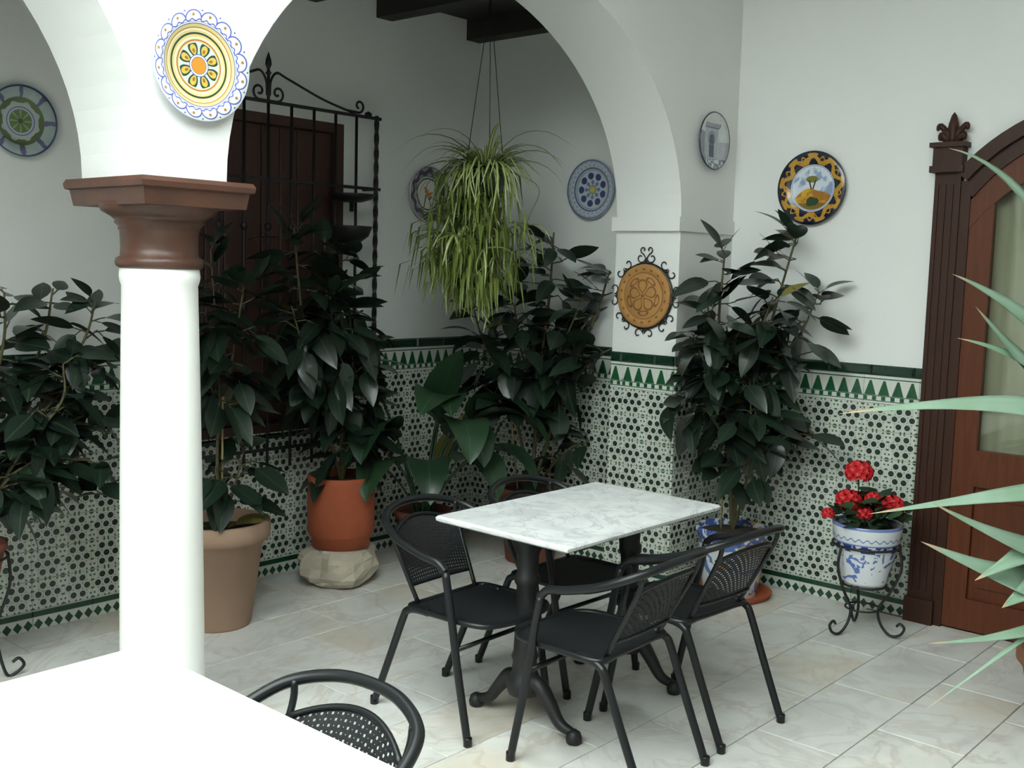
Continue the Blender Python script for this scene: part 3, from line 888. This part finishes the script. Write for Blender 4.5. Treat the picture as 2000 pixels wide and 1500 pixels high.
# right rubber plant in the painted pot
t = thing('rubber_plant', 'tall bushy rubber plant in a blue floral ceramic pot in front of the arch pier', 'plant', (4.92,2.78,0), group='potted rubber plants')
pot(t, [(.13,0),(.135,.01),(.165,.18),(.178,.32),(.19,.335),(.19,.36),(.172,.36),(.165,.30)], m_floral, .168, .33)
MB().lathe([(.15,0),(.20,.004),(.215,.03),(.205,.03),(.19,.012),(.14,.010)], 36).build('saucer', m_terra, t)
rg = random.Random(3)
B = (0,0,.33)
ficus(t, [([B,(-.06,.03,.9),(-.13,.06,1.35),(-.11,.06,1.76)], .012, .22), ([B,(.02,-.02,.8),(.08,-.10,1.35),(.10,-.22,1.86)], .012, .3),
          ([(-.05,.02,.8),(-.18,.10,.98),(-.34,.22,1.05)], .008, .3), ([(.02,-.03,.7),(.08,-.22,.86),(.13,-.40,.86)], .008, .25),
          ([(.06,-.07,1.15),(.11,-.25,1.35),(.15,-.33,1.58)], .008, .2), ([(-.08,.04,1.1),(-.16,.08,1.35),(-.22,.08,1.52)], .008, .3),
          ([B,(-.03,-.08,.6),(-.08,-.12,.9),(-.06,-.08,1.2)], .009, .35), ([(-.05,.02,1.0),(-.20,.08,1.2),(-.28,.12,1.36)], .008, .2), ([(.0,-.03,1.1),(-.05,-.12,1.35),(.0,-.16,1.55)], .008, .1)], rg, 1.15, .036, limit=298, ok=lambda x, y, z: x < 5.19 and y < 3.0 and (z > .42 or math.hypot(x-4.92, y-2.78) > .25))
for dx, dy in ((.05,.02),(-.03,.05)): MB().tube([(dx,dy,.3),(dx*1.2,dy*1.2,.95)], .005, 6).build('support_cane', m_cane, t)

# corner rubber plant
t = thing('rubber_plant', 'dense dark rubber plant in a terracotta pot in the gallery corner', 'plant', (4.66,3.93,0), group='potted rubber plants')
pot(t, [(.13,0),(.14,.01),(.18,.36),(.20,.37),(.20,.43),(.18,.43),(.175,.38)], m_terra3, .178, .40)
rg = random.Random(5); B = (0,0,.40)
ficus(t, [([B,(.0,-.03,1.0),(.03,-.06,1.5),(.03,-.08,1.86)], .012, .38), ([B,(.08,-.12,.9),(.17,-.28,1.4),(.18,-.36,1.66)], .012, .35),
          ([B,(-.10,.08,.9),(-.24,.18,1.25),(-.30,.20,1.42)], .010, .4), ([(.0,-.03,.9),(-.10,.02,1.2),(-.14,.06,1.52)], .010, .2),
          ([(.08,-.12,.9),(.10,-.30,1.15),(.16,-.46,1.26)], .009, .2), ([(-.08,.06,.8),(-.20,.12,.95),(-.27,.14,1.0)], .008, .2),
          ([B,(.05,-.2,.65),(.1,-.33,.72)], .008, .4), ([(.03,-.08,1.0),(.0,-.22,1.3),(.08,-.26,1.5)], .009, .1)], rg, 1.2, .036, limit=298, ok=lambda x, y, z: x < 4.89 and y < 4.62 and not (x > 4.60 and y < 3.54))
for dx, dy in ((-.06,.05),(.06,-.06)): MB().tube([(dx,dy,.38),(dx*2.0,dy*2.0,1.05)], .005, 6).build('support_cane', m_cane, t)

# plant in the red cylinder on the rock
rk = MB(); n1, n2 = 14, 20; vs = []; rr = random.Random(2)
for i in range(n1+1):
    ph = -PI/2+PI*i/n1
    for k in range(n2):
        a = 2*PI*k/n2
        q = 1+.09*math.sin(3*a+1)+.06*math.sin(5*a+ph*3)+rr.uniform(-.05,.05)
        cz = math.copysign(abs(math.sin(ph))**.7, math.sin(ph)); ch = abs(math.cos(ph))**.75
        vs.append((.215*q*ch*math.cos(a), .19*q*ch*math.sin(a), max(0, min(.20, .10+.112*cz*(1+.04*math.sin(2*a))))))
fs = [(i*n2+k, i*n2+(k+1) % n2, (i+1)*n2+(k+1) % n2, (i+1)*n2+k) for i in range(n1) for k in range(n2)]
rk.add(vs, fs, False)
tag(rk.build('boulder', m_rock, loc=(3.60,4.33,0)), 'cream coloured rough stone block under the red clay pot', 'stone')
t = thing('rubber_plant', 'rubber plant in a red clay cylinder pot standing on a cream rock', 'plant', (3.60,4.33,.20), group='potted rubber plants')
pot(t, [(.150,0),(.152,.05),(.158,.055),(.172,.075),(.174,.20),(.172,.33),(.176,.36),(.172,.37),(.155,.37),(.15,.30)], m_terra, .154, .33)
rg = random.Random(8); B = (0,0,.33)
ficus(t, [([B,(-.03,-.02,.8),(-.14,-.05,1.2),(-.18,-.07,1.58)], .012, .25), ([B,(-.12,.0,.7),(-.28,-.04,1.15),(-.36,-.06,1.62)], .012, .3),
          ([B,(.02,-.06,.6),(-.02,-.10,1.0),(-.08,-.12,1.40)], .010, .2), ([B,(-.02,-.06,.5),(.02,-.14,.62)], .008, .2),
          ([B,(.05,-.02,.55),(.07,-.05,.72)], .008, .2), ([(-.08,0,.65),(-.28,-.08,.95),(-.40,-.10,1.25)], .008, .15),
          ([(-.03,-.02,.7),(-.14,-.12,.95),(-.20,-.14,1.30)], .008, .1), ([B,(.0,-.02,.8),(-.05,-.04,1.2),(-.08,-.06,1.5)], .009, .35)], rg, 1.12, .034, limit=298, ok=lambda x, y, z: y < 4.54 and (z > .62 or math.hypot(x-3.6, y-4.33) > .26))
MB().tube([(.10,-.08,.33),(.20,-.20,.55)], .004, 6).build('support_cane', m_cane, t)

# plant in the beige tapered pot by the column
t = thing('rubber_plant', 'thin rubber plant in a big pale clay pot behind the column', 'plant', (2.77,4.20,0), group='potted rubber plants')
pot(t, [(.145,0),(.15,.01),(.205,.40),(.232,.405),(.238,.44),(.236,.485),(.222,.49),(.205,.48),(.20,.42)], m_terra2, .203, .43)
rg = random.Random(11); B = (0,0,.43)
ficus(t, [([B,(.0,0,.8),(.01,.0,1.1),(-.02,.02,1.70)], .010, .45), ([(.0,0,.85),(.06,-.02,1.2),(.10,-.06,1.55)], .009, .2),
          ([B,(-.05,-.05,.6),(-.06,-.08,.75)], .008, .3), ([B,(.04,-.06,.62),(.07,-.10,.80)], .007, .4), ([(0,.0,1.0),(-.10,.0,1.3),(-.16,.02,1.5)], .008, .1)], rg, 1.15, .034, limit=280, ok=lambda x, y, z: y < 4.54 and (z > .56 or math.hypot(x-2.77, y-4.2) > .32))
MB().tube([(.01,-.02,.40),(.015,-.02,1.05)], .005, 6).build('support_cane', m_cane, t)
for a in (2.4, 5.3, 5.8):
    link('leaf', FY, None, t, mw=orient((.05*math.cos(a),.05*math.sin(a),.45), (math.cos(a),math.sin(a),.5), .2, 1.1))

# left plant on an iron stand
st = thing('plant_stand', 'low black iron scroll-legged plant stand beside the tiled back wall', 'plant stand', (1.68,4.24,0))
MB().tube([(.15*math.cos(2*PI*i/28), .15*math.sin(2*PI*i/28), .50) for i in range(28)], .006, 6, closed=True).build('ring', m_iron, st)
MB().tube([(.11*math.cos(2*PI*i/28), .11*math.sin(2*PI*i/28), .28) for i in range(28)], .006, 6, closed=True).build('ring', m_iron, st)
def scroll_leg(stand, a, rt_, zt_, foot_r):
    ca, sa = math.cos(a), math.sin(a)
    prof = [(rt_,zt_),(rt_+.005,zt_*.75),(rt_*.72,zt_*.45),(rt_*.72,zt_*.25),(foot_r*.8,.012),(foot_r,.012),(foot_r+.03,.04),(foot_r+.012,.07),(foot_r-.012,.058)]
    pts = spline([(ca*u, sa*u, v) for u, v in prof], 6)
    MB().tube(pts, .0065, 6).build('leg', m_iron, stand)
for k in range(3): scroll_leg(st, -.25+k*2*PI/3, .15, .50, .17)
t = thing('rubber_plant', 'sprawling glossy rubber plant on the iron stand at the back wall', 'plant', (1.68,4.24,.285), group='potted rubber plants')
pot(t, [(.085,0),(.09,.01),(.14,.24),(.15,.245),(.15,.27),(.135,.27),(.13,.22)], m_terra3, .133, .24)
rg = random.Random(13); B = (0,0,.24)
ficus(t, [([B,(.14,.06,.6),(.36,.11,1.0),(.42,.12,1.24)], .011, .4), ([B,(.08,.08,.6),(.22,.14,1.0),(.24,.16,1.22)], .011, .35),
          ([B,(.22,.06,.6),(.48,.02,1.0),(.54,.0,1.19)], .010, .35), ([B,(.22,.0,.5),(.46,-.06,.55),(.53,-.10,.40)], .009, .3),
          ([B,(.22,.04,.55),(.48,.0,.72),(.57,-.02,.62)], .009, .25), ([B,(.1,-.04,.45),(.2,-.08,.55),(.22,-.10,.40)], .009, .4),
          ([B,(.2,-.04,.6),(.34,-.10,.80),(.35,-.10,.95)], .009, .3), ([B,(.02,.05,.6),(.05,.08,.95),(.08,.08,1.1)], .009, .3),
          ([B,(.28,.02,.7),(.50,.0,.9),(.58,.0,.95)], .009, .3)], rg, 1.05, .038, limit=295, ok=lambda x, y, z: y < 4.64)

# broad-leaved plant in the dark pot
t = thing('broad_leaf_plant', 'low plant with broad arching leaves in a dark clay pot by the back wall', 'plant', (4.16,4.30,0))
pot(t, [(.10,0),(.11,.01),(.145,.26),(.16,.27),(.16,.31),(.145,.31),(.14,.27)], m_terra3, .142, .28)
def arch_leaf(Lp, Lb, W, a0, a1, a2, n=12):
    """long stalk rising at angle a0..a1, then a broad blade bending over to angle a2"""
    m = MB(); x = z = 0; st_ = [(0,0,0)]
    for i in range(6):
        a = math.radians(a0+(a1-a0)*i/5); x += math.cos(a)*Lp/6; z += math.sin(a)*Lp/6; st_.append((x,0,z))
    m.tube(st_, .006, 6)
    vs = []; fs = []
    for i in range(n+1):
        t_ = i/n; a = math.radians(a1+(a2-a1)*t_**.9)
        wv = W*.5*math.sin(PI*t_**.72)**.75+.0006 if 0 < t_ < 1 else .0006
        nx, nz = -math.sin(a), math.cos(a)
        for sg, k in ((-1,.22),(-.5,.08),(0,0),(.5,.08),(1,.22)): vs.append((x+nx*wv*k, sg*wv, z+nz*wv*k))
        x += math.cos(a)*Lb/n; z += math.sin(a)*Lb/n
    for i in range(n):
        for q in range(4): fs.append((i*5+q,i*5+5+q,i*5+6+q,i*5+1+q))
    me = m.add(vs, fs, True).mesh('leaf'); me.materials.append(m_broad); return me
BL = [arch_leaf(.46,.44,.21,80,50,-80), arch_leaf(.50,.40,.19,82,62,-50), arch_leaf(.52,.46,.19,80,68,35), arch_leaf(.34,.42,.20,70,42,-85)]
rg = random.Random(21)
for az, k, s_ in ((2.85,2,1.15),(3.2,0,.95),(3.6,0,1.05),(3.95,3,1.0),(4.2,0,1.1),(4.5,0,1.0),(4.8,1,1.05),(5.1,0,1.1),(5.4,1,1.1),(5.7,0,1.05),(3.4,3,1.0),(4.65,3,1.05),(5.35,3,1.0),(4.0,1,1.1),(3.0,3,.9),(6.0,1,.9),(4.35,2,1.0),(5.55,0,1.15),(3.75,1,1.15),(4.95,3,1.1)):
    link('leaf', BL[k], None, t, mw=Matrix.Translation((.04*math.cos(az),.04*math.sin(az),.28)) @ Matrix.Rotation(az+rg.uniform(-.1,.1), 4, 'Z') @ Matrix.Rotation(rg.uniform(-.25,.25), 4, 'X') @ Matrix.Scale(s_*1.12, 4))
FYb = leaf_mesh('leaf', .5, .13, .2, .3, 8, .3); FYb.materials.append(m_young)
link('leaf', FYb, None, t, mw=orient((0,0,.3), (.25,-.1,1), .2, 1.2))

# ------------------------------------------------------------------ hanging spider plant
t = thing('spider_plant', 'variegated spider plant hanging on three cords from a ceiling beam', 'plant', (4.12,3.84,2.00))
MB().lathe([(.065,.01),(.07,.015),(.108,.12),(.115,.13),(.115,.15),(.105,.15),(.098,.10)], 24).build('pot', m_broad, t)
MB().lathe([(.10,.10),(.10,.125),(.0005,.135)], 20).build('soil', m_soil, t)
for k in range(3):
    a = .6+k*2*PI/3
    MB().tube([(.113*math.cos(a), .113*math.sin(a), .14), (.0,.0,1.006)], .0022, 5).build('cord', m_cord, t)
def blade(name, L, W, arc, lift, mat, n=10):
    vs = []; fs = []; m = MB(); x = z = 0; a = lift
    for i in range(n+1):
        t_ = i/n; wv = W*.5*(1-t_**2.2)*(.6+.4*min(1, t_*4))+.0004
        vs += [(x,-wv,z+wv*.35),(x,0,z),(x,wv,z+wv*.35)]
        x += math.cos(a)*L/n; z += math.sin(a)*L/n; a -= arc/n*(1.3 if t_ > .25 else .5)
        a = max(a, -1.52)
    for i in range(n):
        b = i*3; fs += [(b,b+3,b+4,b+1),(b+1,b+4,b+5,b+2)]
    me = m.add(vs, fs, True).mesh(name); me.materials.append(mat); return me
BLD = [blade('leaf', .44, .022, arc, 0, m_spider) for arc in (2.0,2.7,3.2,3.8)]
BLS = [blade('leaf', .22, .018, arc, 0, m_spider) for arc in (1.2,2.0,2.8)]
rg = random.Random(31)
for k in range(115):
    az = rg.uniform(0, 2*PI); el = math.radians(rg.uniform(5,78))
    link('leaf', rg.choice(BLD), None, t, mw=orient((.05*math.cos(az),.05*math.sin(az),.14), (math.cos(az)*math.cos(el), math.sin(az)*math.cos(el), math.sin(el)), rg.uniform(-.4,.4), rg.uniform(.5,.84)))
for k in range(26):
    az = 3.86+rg.uniform(-1.0,1.0); el = math.radians(rg.uniform(0,40))
    link('leaf', BLD[3], None, t, mw=orient((.06*math.cos(az),.06*math.sin(az),.15), (math.cos(az)*math.cos(el), math.sin(az)*math.cos(el), math.sin(el)), rg.uniform(-.4,.4), rg.uniform(.5,.85)))
# long thin arching leaves that stick out
for az, el, s in ((2.4,48,1.35),(2.75,36,1.25),(5.6,58,1.3),(5.3,34,1.3),(2.1,66,1.1),(5.9,45,1.25),(2.3,18,1.3),(5.45,22,1.25),(2.55,8,1.2),(4.2,72,1.0)):
    e = math.radians(el)
    link('leaf', BLD[0], None, t, mw=orient((0,0,.15), (math.cos(az)*math.cos(e), math.sin(az)*math.cos(e), math.sin(e)), 0, s))
# trailing runners with plantlets, each plantlet a tuft of short blades
nb_ = 0
for (px, py, pz) in [(rg.gauss(-.05,.10), rg.gauss(.05,.10), rg.uniform(-.42,.02)) for _ in range(16)]+[(-.02,-.02,-.50),(.0,.03,-.42),(-.14,.14,-.2),(-.18,.2,-.26),(-.1,.12,-.4)]:
    tuft = Vector((px, py, pz))
    MB().tube(spline([(px*.6,py*.6,.16),(px*1.3,py*1.3,.08),(px*1.1,py*1.1,pz*.5),tuft], 5), .0018, 4).build('runner', m_spiderb, t)
    for q in range(8):
        az = rg.uniform(0, 2*PI); el = math.radians(rg.uniform(-60,30)); nb_ += 1
        link('leaf', rg.choice(BLS), None, t, mw=orient(tuft, (math.cos(az)*math.cos(el), math.sin(az)*math.cos(el), math.sin(el)), rg.uniform(-.6,.6), rg.uniform(.7,1.15)))
fillb = MB(); rg2 = random.Random(77)
for q in range(1100):
    zz = rg2.uniform(-.44,.16); sg = .080 if zz > -.05 else .112 if zz > -.30 else .112*(zz+.56)/.26
    c = Vector((rg2.gauss(-.04,sg), rg2.gauss(.045,sg), zz))
    az = rg2.uniform(0, 2*PI); L = rg2.uniform(.12,.24); wv = .007
    d = Vector((math.cos(az),math.sin(az),0)); s = Vector((-d.y,d.x,0))*wv
    p0 = c; p1 = c+d*L*.35+Vector((0,0,-L*.1)); p2 = c+d*L*.5+Vector((0,0,-L*.8))
    fillb.add([p0-s*.5,p0+s*.5,p1+s,p1-s,p2+s*.15,p2-s*.15], [(0,1,2,3),(3,2,4,5)], True)
fo = fillb.build('fine_leaves', m_spider, t); fo['kind'] = 'stuff'

# ------------------------------------------------------------------ geranium on its stand
gx, gy = 4.84, 2.03
st = thing('pot_stand', 'black iron tripod stand with scrolled feet holding the geranium pot', 'plant stand', (gx,gy,0))
MB().tube([(.152*math.cos(2*PI*i/32), .152*math.sin(2*PI*i/32), .425) for i in range(32)], .006, 6, closed=True).build('ring', m_iron, st)
MB().tube([(.10*math.cos(2*PI*i/32), .10*math.sin(2*PI*i/32), .235) for i in range(32)], .006, 6, closed=True).build('ring', m_iron, st)
for k in range(3):
    a = 2.75+k*2*PI/3; ca, sa = math.cos(a), math.sin(a)
    prof = [(.152,.43),(.165,.33),(.125,.22),(.075,.13),(.085,.06),(.13,.012),(.175,.02),(.195,.055),(.175,.075),(.160,.06)]
    MB().tube(spline([(ca*u, sa*u, v) for u, v in prof], 6), .0065, 6).build('leg', m_iron, st)
MB().tube([(.078*math.cos(2*PI*i/24), .078*math.sin(2*PI*i/24), .12) for i in range(24)], .005, 6, closed=True).build('ring', m_iron, st)
t = thing('geranium', 'red flowering geranium in a white pot painted with blue flowers', 'plant', (gx,gy,.243))
pot(t, [(.098,0),(.102,.01),(.13,.13),(.148,.205),(.152,.212),(.158,.275),(.160,.285),(.146,.285),(.14,.22)], m_bluepot, .143, .25)
rg = random.Random(41)
gl = MB(); n = 14; vs = [(0,0,0)]
for k in range(n):
    a = 2*PI*k/n; q = .03*(1+.12*math.cos(5*a)); vs.append((q*math.cos(a)+.012, q*math.sin(a), .006*math.cos(2*a)+.004))
gl.add(vs, [(0,1+k,1+(k+1) % n) for k in range(n)], True); glm = gl.mesh('leaf'); glm.materials.append(m_gleaf)
for k in range(80):
    az = rg.uniform(0, 2*PI); rr_ = rg.uniform(.02,.16); z = .285+rg.uniform(-.01,.13)*(1-rr_*3)+rg.uniform(0,.03)
    link('leaf', glm, None, t, mw=orient((rr_*math.cos(az), rr_*math.sin(az), z), (math.cos(az), math.sin(az), rg.uniform(-.3,.5)), rg.uniform(-.6,.6), rg.uniform(.8,1.5)))
for (px, py, pz, R_) in ((-.04,.04,.52,.068),(-.055,.075,.385,.064),(-.05,.0,.335,.045),(.03,-.085,.37,.070),(-.10,.15,.315,.034),(-.01,-.02,.40,.04)):
    MB().tube(spline([(px*.3,py*.3,.25),(px*.7,py*.7,.30),(px,py,pz-R_*.5)], 5), .0035, 5).build('flower_stalk', m_gleaf, t)
    m = MB()
    for k in range(46):
        # fibonacci cluster of small petals
        zz = 1-1.6*(k+.5)/46; ra = math.sqrt(max(0, 1-zz*zz)); a = k*2.39996
        c = Vector((px,py,pz))+Vector((ra*math.cos(a), ra*math.sin(a), zz*.8))*R_*.85
        nrm = Vector((ra*math.cos(a), ra*math.sin(a), zz)).normalized(); u = nrm.orthogonal().normalized(); v = nrm.cross(u)
        q = R_*.30; ph = rg.uniform(0,6)
        vs = [c-nrm*q*.3]+[c+(u*math.cos(ph+i*PI/5)+v*math.sin(ph+i*PI/5))*(q if i % 2 else q*.7)+nrm*q*.25 for i in range(10)]
        m.add(vs, [(0,1+i,1+(i+1) % 10) for i in range(10)], True)
    m.build('flower_head', m_red, t)

# ------------------------------------------------------------------ agave at the right edge
AG = Vector((4.36,.95,0))
t = thing('agave', 'large pale green agave with long pointed leaves in a worn brown pot', 'plant', AG)
pot(t, [(.17,0),(.18,.01),(.225,.22),(.25,.25),(.25,.30),(.225,.30),(.215,.25)], m_terra4, .218, .27)
MB().tube(spline([(0,0,.25),(.01,0,.5),(0,0,.72),(-.01,0,.95),(0,0,1.2)], 5), [.05,.05,.05,.05,.05,.05,.05,.05,.05,.05,.05,.05,.05,.05,.05,.05,.05,.05,.05,.045,.03], 10).build('trunk', m_stem, t)
def agave_leaf(base, ctrl, tip, wdt, upv=Vector((0,0,1))):
    base, ctrl, tip = Vector(base), Vector(ctrl), Vector(tip); n = 16; vs = []; fs = []; uv = []
    for i in range(n+1):
        u = i/n; p = base*(1-u)**2+ctrl*2*u*(1-u)+tip*u*u
        x = ((ctrl-base)*(1-u)+(tip-ctrl)*u).normalized(); yv = upv.cross(x)
        if yv.length < 1e-3: yv = Vector((0,1,0))
        yv.normalize(); zv = x.cross(yv)
        hw = wdt*.5*(.7+.3*math.sin(PI*min(1,u*1.25)))*(1-u**2.6)+.0006
        for sg, k in ((-1,.45),(-.5,.12),(0,0),(.5,.12),(1,.45),(0,-.22)):
            vs.append(p+yv*sg*hw+zv*(k*hw-(.004*(1-u) if k < 0 else 0))); uv.append((u, sg*hw/(wdt*.5)))
    for i in range(n):
        a = i*6
        for q in range(4): fs.append((a+q,a+6+q,a+7+q,a+q+1))
        fs += [(a+4,a+10,a+11,a+5),(a+5,a+11,a+6,a)]
    me = MB().add(vs, fs, True).mesh('leaf'); me.materials.append(m_agave)
    ul = me.uv_layers.new(name='along')
    for lp in me.loops: ul.data[lp.index].uv = uv[lp.vertex_index]
    link('leaf', me, None, t)
# (tip, point the leaf passes on its way to the trunk, height where it leaves the trunk, width)
AGL = [((3.85,1.41,2.11),(4.12,1.24,2.07),1.25,.062), ((3.82,1.36,1.68),(4.09,1.20,1.57),1.15,.095), ((3.87,1.29,1.57),(4.08,1.18,1.35),1.05,.095), ((3.83,1.33,1.46),(4.08,1.18,1.41),1.10,.062),
       ((3.54,1.61,1.19),(4.07,1.17,1.27),1.05,.090), ((3.59,1.50,.85),(4.05,1.14,.92),.90,.070), ((3.70,1.33,.90),(4.04,1.12,.70),.62,.090), ((3.70,1.36,.76),(4.03,1.11,.57),.50,.130),
       ((3.82,1.21,.63),(4.04,1.12,.70),.80,.095), ((3.87,1.13,.54),(4.03,1.10,.57),.66,.10), ((3.70,1.31,.41),(4.02,1.09,.40),.50,.045), ((3.68,1.29,.19),(4.02,1.09,.41),.55,.020)]
VW = Vector((-.5,-.35,.62))
for tip, mid, bz, wd_ in AGL:
    tip = Vector(tip)-AG; mid = Vector(mid)-AG
    agave_leaf((0,0,bz), tip+(mid-tip)*1.3, tip, wd_*1.3, VW)
rg = random.Random(9)
for k in range(22):
    az = rg.uniform(-2.6,1.1); el = rg.uniform(-.35,1.2); L = rg.uniform(.6,.85); bz = rg.uniform(.5,1.15)
    if AG.x+L*math.cos(az)*math.cos(el) > 5.15: L = (5.12-AG.x)/max(.2, math.cos(az)*math.cos(el)); L = min(L,.8)
    tp2 = Vector((L*math.cos(az)*math.cos(el), L*math.sin(az)*math.cos(el), max(.05, bz+L*math.sin(el))))
    agave_leaf((0,0,bz), tp2*.5+Vector((0,0,bz*.5+rg.uniform(.05,.15))), tp2, rg.uniform(.06,.09))
